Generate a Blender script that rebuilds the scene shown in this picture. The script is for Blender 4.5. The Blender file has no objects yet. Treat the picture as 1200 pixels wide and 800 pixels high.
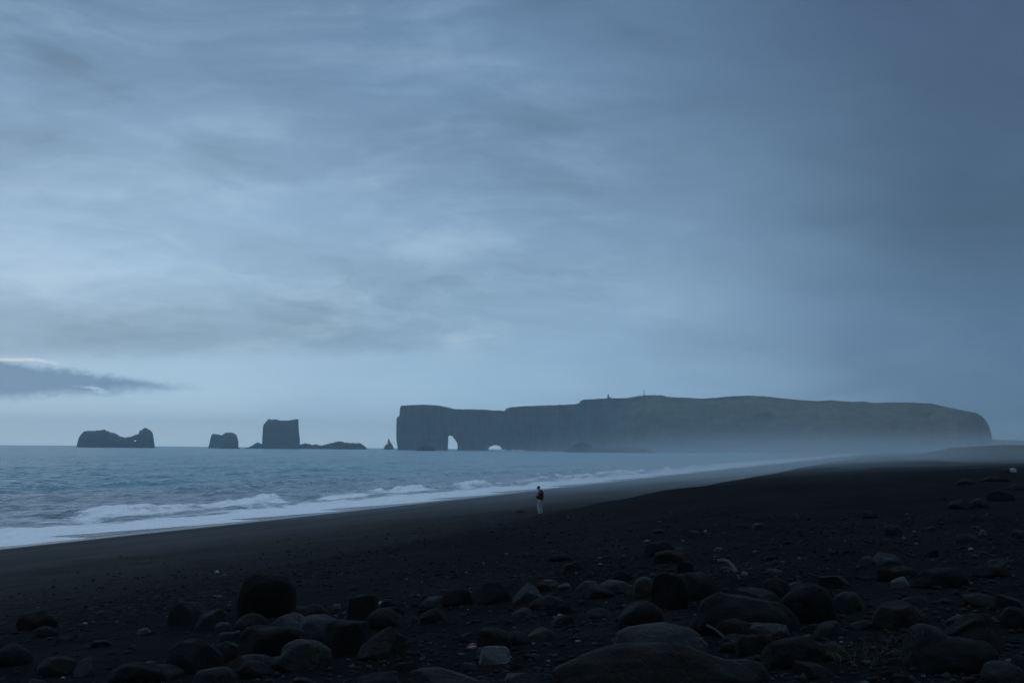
import bpy, bmesh, math, random
import numpy as np
from mathutils import Vector, Matrix

R = math.radians
scene = bpy.context.scene
col = scene.collection

# ------------------------------------------------------------------ camera
F = 1500.0                      # focal length in photo pixels (photo 1200 x 800)
EYE = 7.0                       # eye height above the sea
PITCH = math.atan(125.0 / F)
ROLL = math.atan(10.0 / 1200.0)  # horizon drops ten pixels to the right
fw = Vector((0, math.cos(PITCH), math.sin(PITCH)))
hz = Vector((1, 0, 0))
up0 = hz.cross(fw)
RT = (hz * math.cos(ROLL) + up0 * math.sin(ROLL)).normalized()
UP = (-hz * math.sin(ROLL) + up0 * math.cos(ROLL)).normalized()
cam_data = bpy.data.cameras.new("camera")
cam = bpy.data.objects.new("camera", cam_data)
col.objects.link(cam)
cam.matrix_world = Matrix(((RT.x, UP.x, -fw.x, 0), (RT.y, UP.y, -fw.y, 0), (RT.z, UP.z, -fw.z, EYE), (0, 0, 0, 1)))
cam_data.sensor_width = 36.0
cam_data.lens = 36.0 * F / 1200.0
cam_data.clip_start = 0.1
cam_data.clip_end = 60000.0
scene.camera = cam


def lin(c):
    out = []
    for v in c:
        v = v / 255.0
        out.append(v / 12.92 if v <= 0.04045 else ((v + 0.055) / 1.055) ** 2.4)
    return (out[0], out[1], out[2], 1.0)


# ------------------------------------------------------------------ node helper
class N:
    """a socket with arithmetic"""
    tree = None

    def __init__(self, s):
        self.s = s

    @staticmethod
    def math(op, *a, clamp=False):
        n = N.tree.nodes.new("ShaderNodeMath")
        n.operation = op
        n.use_clamp = clamp
        for i, v in enumerate(a):
            if isinstance(v, N):
                N.tree.links.new(v.s, n.inputs[i])
            else:
                n.inputs[i].default_value = v
        return N(n.outputs[0])

    def __add__(self, o): return N.math("ADD", self, o)
    def __radd__(self, o): return N.math("ADD", self, o)
    def __sub__(self, o): return N.math("SUBTRACT", self, o)
    def __rsub__(self, o): return N.math("SUBTRACT", o, self)
    def __mul__(self, o): return N.math("MULTIPLY", self, o)
    def __rmul__(self, o): return N.math("MULTIPLY", self, o)
    def __truediv__(self, o): return N.math("DIVIDE", self, o)


def sm(x, a, b, c=0.0, d=1.0, smooth=True):
    n = N.tree.nodes.new("ShaderNodeMapRange")
    n.interpolation_type = "SMOOTHSTEP" if smooth else "LINEAR"
    n.clamp = True
    if a > b:
        a, b, c, d = b, a, d, c
    for i, v in enumerate((x, a, b, c, d)):
        if isinstance(v, N):
            N.tree.links.new(v.s, n.inputs[i])
        else:
            n.inputs[i].default_value = v
    return N(n.outputs[0])


def mixc(f, a, b, blend="MIX"):
    n = N.tree.nodes.new("ShaderNodeMix")
    n.data_type = "RGBA"
    n.blend_type = blend
    for i, v in ((0, f), (6, a), (7, b)):
        if isinstance(v, N):
            N.tree.links.new(v.s, n.inputs[i])
        else:
            n.inputs[i].default_value = v
    return N(n.outputs[2])


def comb(x, y, z=0.0):
    n = N.tree.nodes.new("ShaderNodeCombineXYZ")
    for i, v in enumerate((x, y, z)):
        if isinstance(v, N):
            N.tree.links.new(v.s, n.inputs[i])
        else:
            n.inputs[i].default_value = v
    return N(n.outputs[0])


def noise(vec, scale, detail=4.0, rough=0.55, dist=0.0):
    n = N.tree.nodes.new("ShaderNodeTexNoise")
    N.tree.links.new(vec.s, n.inputs["Vector"])
    n.inputs["Scale"].default_value = scale
    n.inputs["Detail"].default_value = detail
    n.inputs["Roughness"].default_value = rough
    n.inputs["Distortion"].default_value = dist
    return N(n.outputs[0])


def voronoi(vec, scale, out="Color", feature="F1"):
    n = N.tree.nodes.new("ShaderNodeTexVoronoi")
    n.feature = feature
    N.tree.links.new(vec.s, n.inputs["Vector"])
    n.inputs["Scale"].default_value = scale
    return N(n.outputs[out])


def sep(v):
    n = N.tree.nodes.new("ShaderNodeSeparateXYZ")
    N.tree.links.new(v.s, n.inputs[0])
    return N(n.outputs[0]), N(n.outputs[1]), N(n.outputs[2])


def ramp(x, stops):
    n = N.tree.nodes.new("ShaderNodeValToRGB")
    N.tree.links.new(x.s, n.inputs[0])
    e = n.color_ramp.elements
    while len(e) < len(stops):
        e.new(0.5)
    for i, (p, c) in enumerate(stops):
        e[i].position = p
        e[i].color = c
    return N(n.outputs[0])


def attr(name):
    n = N.tree.nodes.new("ShaderNodeAttribute")
    n.attribute_name = name
    return N(n.outputs["Fac"])


def texco(which="Object"):
    n = N.tree.nodes.new("ShaderNodeTexCoord")
    return N(n.outputs[which])


def position():
    n = N.tree.nodes.new("ShaderNodeNewGeometry")
    return N(n.outputs["Position"])


def bump(height, strength, dist, normal=None):
    n = N.tree.nodes.new("ShaderNodeBump")
    n.inputs["Strength"].default_value = strength
    n.inputs["Distance"].default_value = dist
    N.tree.links.new(height.s, n.inputs["Height"])
    if normal:
        N.tree.links.new(normal.s, n.inputs["Normal"])
    return N(n.outputs[0])


# ------------------------------------------------------------------ sky (overcast dusk)
SUN_AZ, SUN_EL = R(-27), R(4.0)      # behind the low cloud at the left
world = bpy.data.worlds.new("World")
scene.world = world
world.use_nodes = True
wt = world.node_tree
wt.nodes.clear()
N.tree = wt
d_ = texco("Generated")
x_, y_, z_ = sep(d_)
yc = N.math("MAXIMUM", y_, 0.25)
A = N.math("MAXIMUM", N.math("MINIMUM", (x_ / yc) * F, 2400.0), -2400.0)
E = N.math("MINIMUM", (z_ / yc) * F, 1600.0)
zz = N.math("MAXIMUM", z_, 0.0)
flat = comb(x_ / (zz + 0.20), y_ / (zz + 0.20), 0.3)
wx = noise(flat, 1.6, 4.0, 0.55)
wy = noise(comb(x_ / (zz + 0.20), y_ / (zz + 0.20), 7.3), 1.6, 4.0, 0.55)
warp = comb(x_ / (zz + 0.20) + (wx - 0.5) * 0.55, y_ / (zz + 0.20) + (wy - 0.5) * 0.55, 1.7)
n1 = noise(warp, 1.25, 9.0, 0.56)               # broad cloud cells, flattened towards the horizon
n2 = noise(warp, 3.4, 9.0, 0.58)                # torn edges and wisps
n3 = noise(comb(A * 0.0030 + E * 0.0025 + (wx - 0.5) * 1.2, E * 0.0125 + (wy - 0.5) * 1.9, 0.0), 1.0, 9.0, 0.58)   # long level sheets
n4 = noise(comb(A * 0.02, E * 0.05, 3.0), 1.0, 7.0, 0.62)
Ew = E + (n1 - 0.5) * 70.0
Aw = A + (E - 150.0) * 0.22 + (n1 - 0.5) * 300.0 + (n2 - 0.5) * 120.0
k = 1 / 700.0
left = ramp(Ew * k, [(0.0, lin((196, 216, 230))), (60 * k, lin((174, 201, 219))), (120 * k, lin((150, 178, 200))),
                     (200 * k, lin((149, 174, 196))), (300 * k, lin((137, 162, 186))), (420 * k, lin((118, 143, 170))),
                     (540 * k, lin((102, 127, 154))), (1.0, lin((92, 115, 142)))])
mid = ramp(Ew * k, [(0.0, lin((176, 201, 219))), (60 * k, lin((148, 179, 203))), (150 * k, lin((138, 166, 190))),
                    (260 * k, lin((122, 149, 175))), (370 * k, lin((107, 133, 160))), (540 * k, lin((96, 121, 149))),
                    (1.0, lin((86, 110, 138)))])
right = ramp(Ew * k, [(0.0, lin((80, 102, 132))), (60 * k, lin((86, 113, 141))), (150 * k, lin((82, 108, 136))),
                      (270 * k, lin((77, 100, 125))), (400 * k, lin((76, 98, 124))), (540 * k, lin((74, 95, 123))),
                      (1.0, lin((62, 83, 112)))])
c_ = mixc(sm(Aw, -420.0, 90.0), left, mid)
c_ = mixc(sm(Aw, 0.0, 600.0), c_, right)
cloudy = sm(Aw, 480.0, 40.0) * 0.64 + 0.36
above = sm(E + (n4 - 0.5) * 30.0 - A * 0.012, 102.0, 124.0)
det = (n1 - 0.5) * 0.66 + (n2 - 0.5) * 0.40 + (n3 - 0.5) * 0.80
# bright broken rims where the sheet thins, dull bellies where it thickens
lit = 0.0 - sm(n1 * 0.5 + n3 * 0.5, 0.47, 0.36) * 0.09
bright = 1.03 + cloudy * 0.06 + (det + lit) * cloudy * (above * 0.88 + 0.12)
base_step = 1.0 - above * sm(E, 250.0, 112.0) * sm(A, 150.0, -100.0) * 0.16
bright = bright * base_step
# the veil of rain at the right has a soft darker curtain
veil = sm(Aw, 230.0, 640.0) * sm(Ew, 130.0, 330.0) * 0.17
bright = bright * (1.0 - veil)
vm = N.tree.nodes.new("ShaderNodeVectorMath")
vm.operation = "SCALE"
wt.links.new(c_.s, vm.inputs[0])
wt.links.new(bright.s, vm.inputs["Scale"])
c_ = N(vm.outputs[0])
thin_ = sm(n2 * 0.45 + n3 * 0.55, 0.47, 0.68) * sm(A + (E - 200.0) * 0.4, 330.0, -60.0) * (above * 0.9 + 0.1)
c_ = mixc(thin_ * 0.36, c_, mixc(sm(E, 120.0, 480.0), lin((196, 208, 216)), lin((156, 175, 192))))
# the low dark cloud tongue at the left, ragged, with a bright rim on top
n5 = noise(comb(A * 0.05, E * 0.075, 5.0), 1.0, 6.0, 0.65, 0.6)
Et = E + (n4 - 0.5) * 18.0 + (n5 - 0.5) * 16.0
top_ = 98.0 - (A + 600.0) * 0.125
low_ = 54.0 + (A + 600.0) * 0.062
tongue = sm(top_ - Et, -3.0, 8.0) * sm(Et - low_, -7.0, 9.0) * sm(A, -300.0, -400.0)
holes = sm(n4, 0.60, 0.68) * sm(A, -560.0, -500.0) * sm(E, 72.0, 66.0)
c_ = mixc(tongue * (1.0 - holes * 0.85) * 0.9, c_, lin((98, 134, 166)))
rim = sm(N.math("ABSOLUTE", E - 99.0 - (n4 - 0.5) * 5.0 + N.math("MAXIMUM", A + 560.0, 0.0) * 0.16), 2.6, 0.3) * sm(A, -515.0, -556.0)
c_ = mixc(rim * 0.62 * sm(n5, 0.35, 0.55), c_, lin((240, 226, 218)))
# unseen sky behind the viewer, set dark grey so rock fronts get less light
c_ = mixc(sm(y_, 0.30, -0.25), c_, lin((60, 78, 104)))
c_ = mixc(sm(z_, 0.33, 0.72), c_, lin((172, 197, 222)))      # unseen sky overhead, brightened to light the foam
c_ = mixc(1.0, c_, (1.06, 1.125, 1.165, 1), "MULTIPLY")      # camera white balance is on the cold side at dusk
sky = N.tree.nodes.new("ShaderNodeTexSky")
sky.sky_type = "NISHITA"
sky.sun_disc = False
sky.sun_elevation = SUN_EL
sky.sun_rotation = SUN_AZ
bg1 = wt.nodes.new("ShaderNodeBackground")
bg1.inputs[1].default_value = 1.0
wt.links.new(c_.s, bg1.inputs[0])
bg2 = wt.nodes.new("ShaderNodeBackground")
bg2.inputs[1].default_value = 0.05
wt.links.new(sky.outputs[0], bg2.inputs[0])
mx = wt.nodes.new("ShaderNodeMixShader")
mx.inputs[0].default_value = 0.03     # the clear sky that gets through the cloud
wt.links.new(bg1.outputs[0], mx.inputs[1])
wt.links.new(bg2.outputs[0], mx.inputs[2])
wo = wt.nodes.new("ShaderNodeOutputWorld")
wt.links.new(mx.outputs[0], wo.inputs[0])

sd = bpy.data.lights.new("sun", "SUN")
sd.energy = 0.015                       # dusk, the sun behind cloud
sd.angle = R(20)
sd.color = (1.0, 0.96, 0.92)
sun = bpy.data.objects.new("sun", sd)
col.objects.link(sun)
sdir = Vector((math.sin(SUN_AZ) * math.cos(SUN_EL), math.cos(SUN_AZ) * math.cos(SUN_EL), math.sin(SUN_EL)))
sun.rotation_euler = sdir.to_track_quat("Z", "Y").to_euler()

vs = scene.view_settings
vs.view_transform = "Standard"
vs.look = "None"
vs.exposure = 0.0
vs.gamma = 1.0
vs.use_curve_mapping = False
scene.cycles.use_denoising = True
scene.cycles.max_bounces = 6
scene.cycles.volume_bounces = 2
scene.cycles.transparent_max_bounces = 12

# ------------------------------------------------------------------ numpy noise and the lie of the land


def _h(ix, iy, iz, s):
    n = (ix.astype(np.int64) * 374761393 + iy.astype(np.int64) * 668265263 + iz.astype(np.int64) * 2147483647 + s * 144665) & 0x7FFFFFFF
    n = ((n ^ (n >> 13)) * 1274126177) & 0x7FFFFFFF
    n = (n ^ (n >> 16)) & 0x7FFFFFFF
    return (n % 65536) / 65535.0


def vnoise(x, y, z=0.0, s=0):
    x, y, z = np.broadcast_arrays(np.asarray(x, float), np.asarray(y, float), np.asarray(z, float))
    ix, iy, iz = np.floor(x), np.floor(y), np.floor(z)
    fx, fy, fz = x - ix, y - iy, z - iz
    fx, fy, fz = (f * f * f * (f * (f * 6 - 15) + 10) for f in (fx, fy, fz))
    o = 0
    for a in (0, 1):
        for b in (0, 1):
            for c in (0, 1):
                w = (fx if a else 1 - fx) * (fy if b else 1 - fy) * (fz if c else 1 - fz)
                o = o + w * _h(ix + a, iy + b, iz + c, s)
    return o * 2 - 1


def fbm(x, y, z=0.0, s=0, oct=4, gain=0.5):
    o, a, f, t = 0, 1.0, 1.0, 0.0
    for i in range(oct):
        o = o + a * vnoise(np.asarray(x) * f + i * 17.3, np.asarray(y) * f - i * 9.1, np.asarray(z) * f + i * 4.7, s + i)
        t += a
        a *= gain
        f *= 2.03
    return o / t


def S(x, a, b):
    t = np.clip((np.asarray(x, float) - a) / (b - a), 0, 1)
    return t * t * (3 - 2 * t)


# the shoreline is a straight line in plan: u = distance up the beach from it, v = along it
CU, SU = 0.9592, 0.2830


def uv(x, y):
    return CU * (x + 35) - SU * (y - 87), SU * (x + 35) + CU * (y - 87)


PU = np.array([-3000, -200, -60, -30, 0, 34, 38.5, 45.5, 48, 58, 70, 100, 200, 1000, 6000.0])
PZ = np.array([-40, -9, -4.2, -2.25, 0, 2.58, 2.98, 4.36, 4.62, 5.4, 5.8, 6.1, 6.6, 7.5, 9.0])
_tu = np.linspace(-3000, 6000, 90001)
_tz = np.interp(_tu, PU, PZ)
_k = np.hanning(49)
_k /= _k.sum()
_tz = np.convolve(np.pad(_tz, 24, mode="edge"), _k, "valid")


def ground(x, y):
    x, y = np.asarray(x, float), np.asarray(y, float)
    u, v = uv(x, y)
    r = np.hypot(x, y)
    z = np.interp(u, _tu, _tz)
    dry = S(u, 8, 26)
    far = 1 - S(r, 150, 500)
    z = z + dry * (0.16 * fbm(x / 9, y / 9, 0, 3, 3) + 0.05 * fbm(x / 1.7, y / 1.7, 0, 7, 3) * (0.3 + 0.7 * far))
    z = z + S(u, 40, 52) * far * 0.022 * fbm(x / 0.32, y / 0.32, 0, 11, 3)
    # beach cusps and low terraces along the berm
    z = z + 0.22 * S(u, 18, 30) * (1 - S(u, 60, 90)) * fbm(u / 7, v / 40, 0, 5, 2)
    # grassy dune at the right, in the middle distance
    dune = S(u, 66, 86) * S(y, 190, 300) * (1 - S(r, 520, 900))
    z = z + dune * (2.75 + 0.5 * fbm(x / 30, y / 30, 0, 9, 3) + 0.14 * fbm(x / 4, y / 4, 0, 10, 3))
    return z


def ray(px, py):
    d = fw * F + RT * (px - 600) + UP * (400 - py)
    return d / d.y                      # per metre of distance ahead


def at_depth(px, py, D):
    r_ = ray(px, py)
    return Vector((r_.x * D, D, EYE + r_.z * D))


def horizon_y(px):
    return 520.0 + px * 10.0 / 1200.0


_ds = np.geomspace(4, 2500, 4000)


def on_ground(px, py):
    r_ = ray(px, py)
    zr = EYE + r_.z * _ds
    zg = ground(r_.x * _ds, _ds)
    i = int(np.argmax(zr < zg))
    if i == 0:
        return None
    a, b = _ds[i - 1], _ds[i]
    fa, fb = zr[i - 1] - zg[i - 1], zr[i] - zg[i]
    D = a + (b - a) * fa / (fa - fb)
    return Vector((r_.x * D, D, EYE + r_.z * D))


# ------------------------------------------------------------------ object helpers
def tag(o, label=None, cat=None, group=None, kind=None):
    if label: o["label"] = label
    if cat: o["category"] = cat
    if group: o["group"] = group
    if kind: o["kind"] = kind
    return o


def link(name, me, mat=None, parent=None):
    if mat and not me.materials:
        me.materials.append(mat)
    o = bpy.data.objects.new(name, me)
    col.objects.link(o)
    if parent: o.parent = parent
    return o


def grid_mesh(name, P, keep=None, attrs=None, flip=False):
    """P: rows x cols x 3"""
    n, m = P.shape[:2]
    idx = np.arange(n * m).reshape(n, m)
    q = np.stack([idx[:-1, :-1], idx[:-1, 1:], idx[1:, 1:], idx[1:, :-1]], -1).reshape(-1, 4)
    if flip: q = q[:, ::-1]
    if keep is not None:
        kk = (keep[:-1, :-1] | keep[:-1, 1:] | keep[1:, 1:] | keep[1:, :-1]).reshape(-1)
        q = q[kk]
    V = P.reshape(-1, 3)
    used = np.zeros(len(V), bool)
    used[q.reshape(-1)] = True
    new = np.cumsum(used) - 1
    q = new[q]
    me = raw_mesh(name, V[used], q)
    for kname, a in (attrs or {}).items():
        at = me.attributes.new(kname, "FLOAT", "POINT")
        at.data.foreach_set("value", np.ascontiguousarray(a.reshape(-1)[used], dtype=np.float32))
    return me


def raw_mesh(name, V, q, smooth=True):
    V = np.ascontiguousarray(V, dtype=np.float32)
    q = np.ascontiguousarray(q, dtype=np.int32)
    me = bpy.data.meshes.new(name)
    me.vertices.add(len(V))
    me.vertices.foreach_set("co", V.reshape(-1))
    kf = q.shape[1]
    me.loops.add(q.size)
    me.loops.foreach_set("vertex_index", q.reshape(-1))
    me.polygons.add(len(q))
    me.polygons.foreach_set("loop_start", np.arange(0, q.size, kf, dtype=np.int32))
    me.polygons.foreach_set("loop_total", np.full(len(q), kf, dtype=np.int32))
    me.update(calc_edges=True)
    me.polygons.foreach_set("use_smooth", np.full(len(q), smooth, dtype=bool))
    me.validate()
    return me


def fix_normals(me):
    bm = bmesh.new()
    bm.from_mesh(me)
    bmesh.ops.recalc_face_normals(bm, faces=bm.faces)
    bm.to_mesh(me)
    bm.free()
    return me


def mat(name):
    m = bpy.data.materials.new(name)
    m.use_nodes = True
    m.node_tree.nodes.clear()
    N.tree = m.node_tree
    p = m.node_tree.nodes.new("ShaderNodeBsdfPrincipled")
    o = m.node_tree.nodes.new("ShaderNodeOutputMaterial")
    m.node_tree.links.new(p.outputs[0], o.inputs[0])

    def put(k_, v):
        if isinstance(v, N):
            m.node_tree.links.new(v.s, p.inputs[k_])
        else:
            p.inputs[k_].default_value = v
    return m, put


# ------------------------------------------------------------------ materials
def sand_mat():
    m, put = mat("black_sand")
    p = texco("Object")
    u_wet, u_gr, u_grass = attr("wet"), attr("gravel"), attr("grass")
    a = noise(p, 0.35, 5)
    b = noise(p, 9.0, 5, 0.65)
    c = mixc(sm(a * 0.55 + b * 0.45, 0.36, 0.66), (0.0040, 0.0042, 0.0048, 1), (0.0095, 0.0098, 0.0110, 1))
    v = voronoi(p, 13.0)
    vx, vy, vz = sep(v)
    c = mixc(u_gr * sm(vx, 0.62, 0.95), c, (0.028, 0.029, 0.032, 1))
    c = mixc(u_gr * sm(vy, 0.70, 0.9) * 0.7, c, (0.005, 0.005, 0.006, 1))
    c = mixc(sm(u_wet, 0.0, 0.5) * 0.8, c, (0.0115, 0.0128, 0.0155, 1))
    gn = noise(p, 0.25, 5, 0.65)
    c = mixc(u_grass * sm(gn, 0.35, 0.62), c, mixc(noise(p, 0.9, 4), (0.055, 0.05, 0.022, 1), (0.10, 0.072, 0.035, 1)))
    put("Base Color", c)
    put("Roughness", sm(u_wet, 0.0, 1.0, 0.92, 0.30, False))
    put("Specular IOR Level", sm(u_wet, 0.0, 1.0, 0.006, 0.55, False))
    h = noise(p, 26.0, 4, 0.7) * 0.4 + noise(p, 3.5, 4) + voronoi(p, 13.0, "Distance") * u_gr * 0.6
    dry = 1.0 - u_wet * 0.95
    put("Normal", bump(h * dry, 0.8, 0.03))
    return m


def sea_mat():
    m, put = mat("sea_water")
    p = position()
    x, y, z = sep(p)
    u = x * CU - y * SU
    v = x * SU + y * CU
    q = comb(u, v * 0.42, 0.0)
    ft, sed = attr("foam"), attr("silt")
    patch = noise(q, 0.05, 4)
    c = mixc(sm(patch, 0.35, 0.65), (0.030, 0.150, 0.205, 1), (0.060, 0.215, 0.270, 1))
    c = mixc(sed, c, (0.13, 0.15, 0.20, 1))
    fine = noise(q, 1.1, 6, 0.68, 0.6)
    fine2 = noise(q, 0.32, 5, 0.6, 0.4)
    fine3 = noise(q, 4.5, 4, 0.65, 0.4)
    f = sm(ft + ((fine - 0.5) * 1.5 + (fine2 - 0.5) * 1.0 + (fine3 - 0.5) * 0.7) * (1.22 - ft), 0.36, 0.80)
    c = mixc(attr("film") * 0.9, c, (0.020, 0.021, 0.025, 1))     # black sand under a skin of water
    c = mixc(f, c, (0.78, 0.79, 0.81, 1))
    put("Base Color", c)
    put("Roughness", sm(f, 0.0, 1.0, 0.24, 0.85, False))
    put("IOR", 1.33)
    h = noise(q, 0.22, 3) * 1.5 + noise(q, 0.75, 4, 0.6, 0.3) * 0.5 + noise(q, 3.0, 4, 0.6) * 0.10
    put("Normal", bump(h, 1.0, 1.6))
    return m


def cliff_mat(name, rock_a, rock_b, grass=True, gscale=1.0):
    m, put = mat(name)
    p = texco("Object")
    x, y, z = sep(p)
    n = noise(comb(x * 0.03, y * 0.03, z * 0.008), 1.0, 6, 0.6)
    lay = noise(comb(x * 0.003, y * 0.003, z * 0.09), 1.0, 4, 0.6)
    c = mixc(sm(n * 0.6 + lay * 0.4, 0.35, 0.65), rock_a, rock_b)
    if grass:
        g = attr("grass")
        gm = noise(p, 0.012, 6, 0.62)
        gc = mixc(sm(noise(p, 0.03, 5, 0.6), 0.35, 0.7), (0.028, 0.030, 0.021, 1), (0.095, 0.080, 0.052, 1))
        c = mixc(sm(g + (gm - 0.5) * 0.9, 0.38, 0.62), c, gc)
    put("Base Color", c)
    put("Roughness", 0.92)
    put("Specular IOR Level", 0.2)
    put("Normal", bump(n, 0.7, 4.0 * gscale))
    return m


def rock_mat(name, a, b, rough=0.72, spots=None):
    m, put = mat(name)
    p = texco("Object")
    oi = N.tree.nodes.new("ShaderNodeObjectInfo")
    rnd = N(oi.outputs["Random"])
    n = noise(p, 3.2, 7, 0.64, 0.4)
    f = noise(p, 22.0, 6, 0.72)
    g = noise(p, 75.0, 3, 0.7)
    vein = sm(N.math("ABSOLUTE", noise(p, 2.1, 5, 0.6, 0.8) - 0.5), 0.018, 0.002)
    pit = sm(voronoi(p, 30.0, "Distance"), 0.22, 0.08) * sm(n, 0.42, 0.58)
    c = mixc(sm(n * 0.5 + f * 0.35 + g * 0.15, 0.38, 0.62), a, b)
    if spots:
        c = mixc(sm(voronoi(p, 24.0, "Distance"), 0.20, 0.12) * sm(noise(p, 5.0, 3), 0.45, 0.6), c, spots)
    hi = tuple(v * 2.1 for v in b[:3]) + (1,)
    c = mixc(vein * sm(rnd, 0.35, 0.6) * 0.7, c, hi)          # pale mineral veins in some stones
    c = mixc(sm(rnd, 0.0, 1.0, 0.0, 0.55, False), c, tuple(v * 0.45 for v in a[:3]) + (1,))
    put("Base Color", c)
    put("Roughness", sm(n, 0.3, 0.7, rough - 0.16, rough + 0.10))
    put("Specular IOR Level", 0.14)
    put("Normal", bump(n + f * 0.45 + g * 0.12 - pit * 0.5 - vein * 0.25, 0.85, 0.07))
    return m


def plain_mat(name, c, rough=0.8, c2=None, scale=8.0):
    m, put = mat(name)
    p = texco("Object")
    n = noise(p, scale, 4)
    c2 = c2 or tuple(x * 0.7 for x in c[:3]) + (1,)
    put("Base Color", mixc(sm(n, 0.35, 0.65), c, c2))
    put("Roughness", rough)
    put("Specular IOR Level", 0.25)
    put("Normal", bump(n, 0.3, 0.01))
    return m


M_SAND = sand_mat()
M_SEA = sea_mat()
M_HEAD = cliff_mat("headland_rock", (0.020, 0.022, 0.025, 1), (0.075, 0.075, 0.078, 1))
M_STACK = cliff_mat("sea_stack_rock", (0.024, 0.026, 0.030, 1), (0.05, 0.05, 0.05, 1))
M_REEF = cliff_mat("wet_reef_rock", (0.006, 0.0065, 0.007, 1), (0.016, 0.016, 0.017, 1), grass=False)
M_FAR = cliff_mat("far_hill", (0.04, 0.045, 0.04, 1), (0.06, 0.06, 0.05, 1), grass=False)
RM = {
    "black": rock_mat("rock_black", (0.0016, 0.0016, 0.0018, 1), (0.0034, 0.0034, 0.0036, 1), 0.95),
    "soot": rock_mat("rock_soot", (0.0007, 0.0007, 0.0008, 1), (0.0015, 0.0015, 0.0016, 1), 0.97),
    "dark": rock_mat("rock_dark", (0.0034, 0.0034, 0.0037, 1), (0.0070, 0.0070, 0.0076, 1), 0.9),
    "grey": rock_mat("rock_grey", (0.0085, 0.0088, 0.0095, 1), (0.018, 0.0185, 0.0195, 1), 0.85, (0.05, 0.05, 0.048, 1)),
    "blue": rock_mat("rock_bluish", (0.015, 0.017, 0.021, 1), (0.030, 0.033, 0.038, 1), 0.75),
    "light": rock_mat("rock_light", (0.036, 0.039, 0.043, 1), (0.068, 0.071, 0.075, 1), 0.7),
    "white": rock_mat("rock_white", (0.22, 0.22, 0.22, 1), (0.34, 0.34, 0.33, 1), 0.6),
    "brown": rock_mat("rock_brown", (0.0045, 0.0034, 0.0028, 1), (0.0095, 0.0072, 0.0060, 1), 0.85),
    "tan": rock_mat("rock_tan", (0.0125, 0.0118, 0.0108, 1), (0.022, 0.0207, 0.019, 1), 0.78),
    "red": rock_mat("rock_red", (0.14, 0.045, 0.038, 1), (0.20, 0.07, 0.06, 1), 0.7),
}

# ------------------------------------------------------------------ beach
VB = np.array([-400, -200, -95, 11, 37, 58, 92, 120, 158, 205, 262, 330, 420, 540, 700, 900, 1150, 1500, 2100, 3000, 5000.0])


def film_edge(v):
    """where the last sheet of water stops on the sand"""
    return 0.75 + 0.9 * fbm(v / 46, v * 0, 0, 63, 3) + 0.15 * fbm(v / 4.0, v * 0, 0, 64, 3)


def swash_edge(v):
    """where the foam on it stops: long tongues that run out to a point and break off"""
    i = np.clip(np.searchsorted(VB, v) - 1, 0, len(VB) - 2)
    t = (v - VB[i]) / (VB[i + 1] - VB[i])
    amp = 3.0 + 1.2 * _h(i, i * 0, i * 0, 21)
    f = film_edge(v) - amp * (1 - np.clip(t, 0, 1)) + 0.25 * fbm(v / 2.2, v * 0, 0, 61, 3)
    return np.minimum(f, film_edge(v))


def polar(rs, az):
    rr, aa = np.meshgrid(rs, az, indexing="ij")
    return rr * np.sin(aa), rr * np.cos(aa), rr


def az_list(inner, n_in, outer, n_out):
    a = np.linspace(-inner, inner, n_in)
    b = np.linspace(inner, outer, n_out + 1)[1:]
    return np.radians(np.concatenate([-b[::-1], a, b]))


rs = np.concatenate([np.linspace(0.6, 5.8, 30, endpoint=False), np.geomspace(5.8, 6500, 900)])
gx, gy, gr = polar(rs, az_list(27, 720, 178, 110))
gz = ground(gx, gy)
gu, gv = uv(gx, gy)
ge = film_edge(gv)
wet = np.clip((1 - S(gu, ge + 1.2, ge + 4.5)) + 0.30 * (1 - S(gu, 3, 44)) * (0.75 + 0.5 * S(fbm(gu / 5, gv / 45, 0, 43, 3), -0.3, 0.3)), 0, 1)
pat = fbm(gx / 6, gy / 6, 0, 41, 4)
grav = S(gu, 24, 38) * (1 - 0.75 * S(gu, 45.5, 48.5)) * (0.35 + 0.65 * S(pat, -0.25, 0.3)) * (1 - S(gr, 160, 420))
for cu_, wd_ in ((14.0, 0.8), (23.0, 1.0), (31.5, 1.3)):
    ln_u = cu_ + 2.2 * fbm(gv / 38, gv * 0, cu_, 47, 3)
    grav = np.maximum(grav, 0.75 * np.exp(-((gu - ln_u) / wd_) ** 2) * S(fbm(gv / 14, gu / 3, cu_, 49, 3), -0.3, 0.3) * (1 - S(gr, 200, 420)))
grs = S(gu, 66, 84) * S(gy, 190, 270) * (1 - S(gr, 3000, 5000)) + 0.55 * S(gu, 130, 200)
me = grid_mesh("beach", np.stack([gx, gy, gz], -1), keep=(gu > -60) | (gr < 60),
               attrs={"wet": wet, "gravel": grav, "grass": np.clip(grs, 0, 1)}, flip=True)
tag(link("beach", me, M_SAND), "wide black sand beach rising from the surf to the boulders", "beach", kind="structure")

# ------------------------------------------------------------------ sea
rs = np.concatenate([np.geomspace(50, 420, 620, endpoint=False), np.geomspace(420, 4500, 330, endpoint=False), np.geomspace(4500, 9000, 60)])
azs = np.radians(np.concatenate([np.linspace(-100, -28, 60, endpoint=False), np.linspace(-28, 19, 860), np.linspace(19, 30, 12)[1:]]))
sx, sy, sr = polar(rs, azs)
su, sv = uv(sx, sy)
saz = np.arctan2(sx, sy)
se = film_edge(sv)
sf = swash_edge(sv)
z = np.zeros_like(su)
near = 1 - S(sr, 500, 1400)
foam = np.zeros_like(su)
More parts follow.
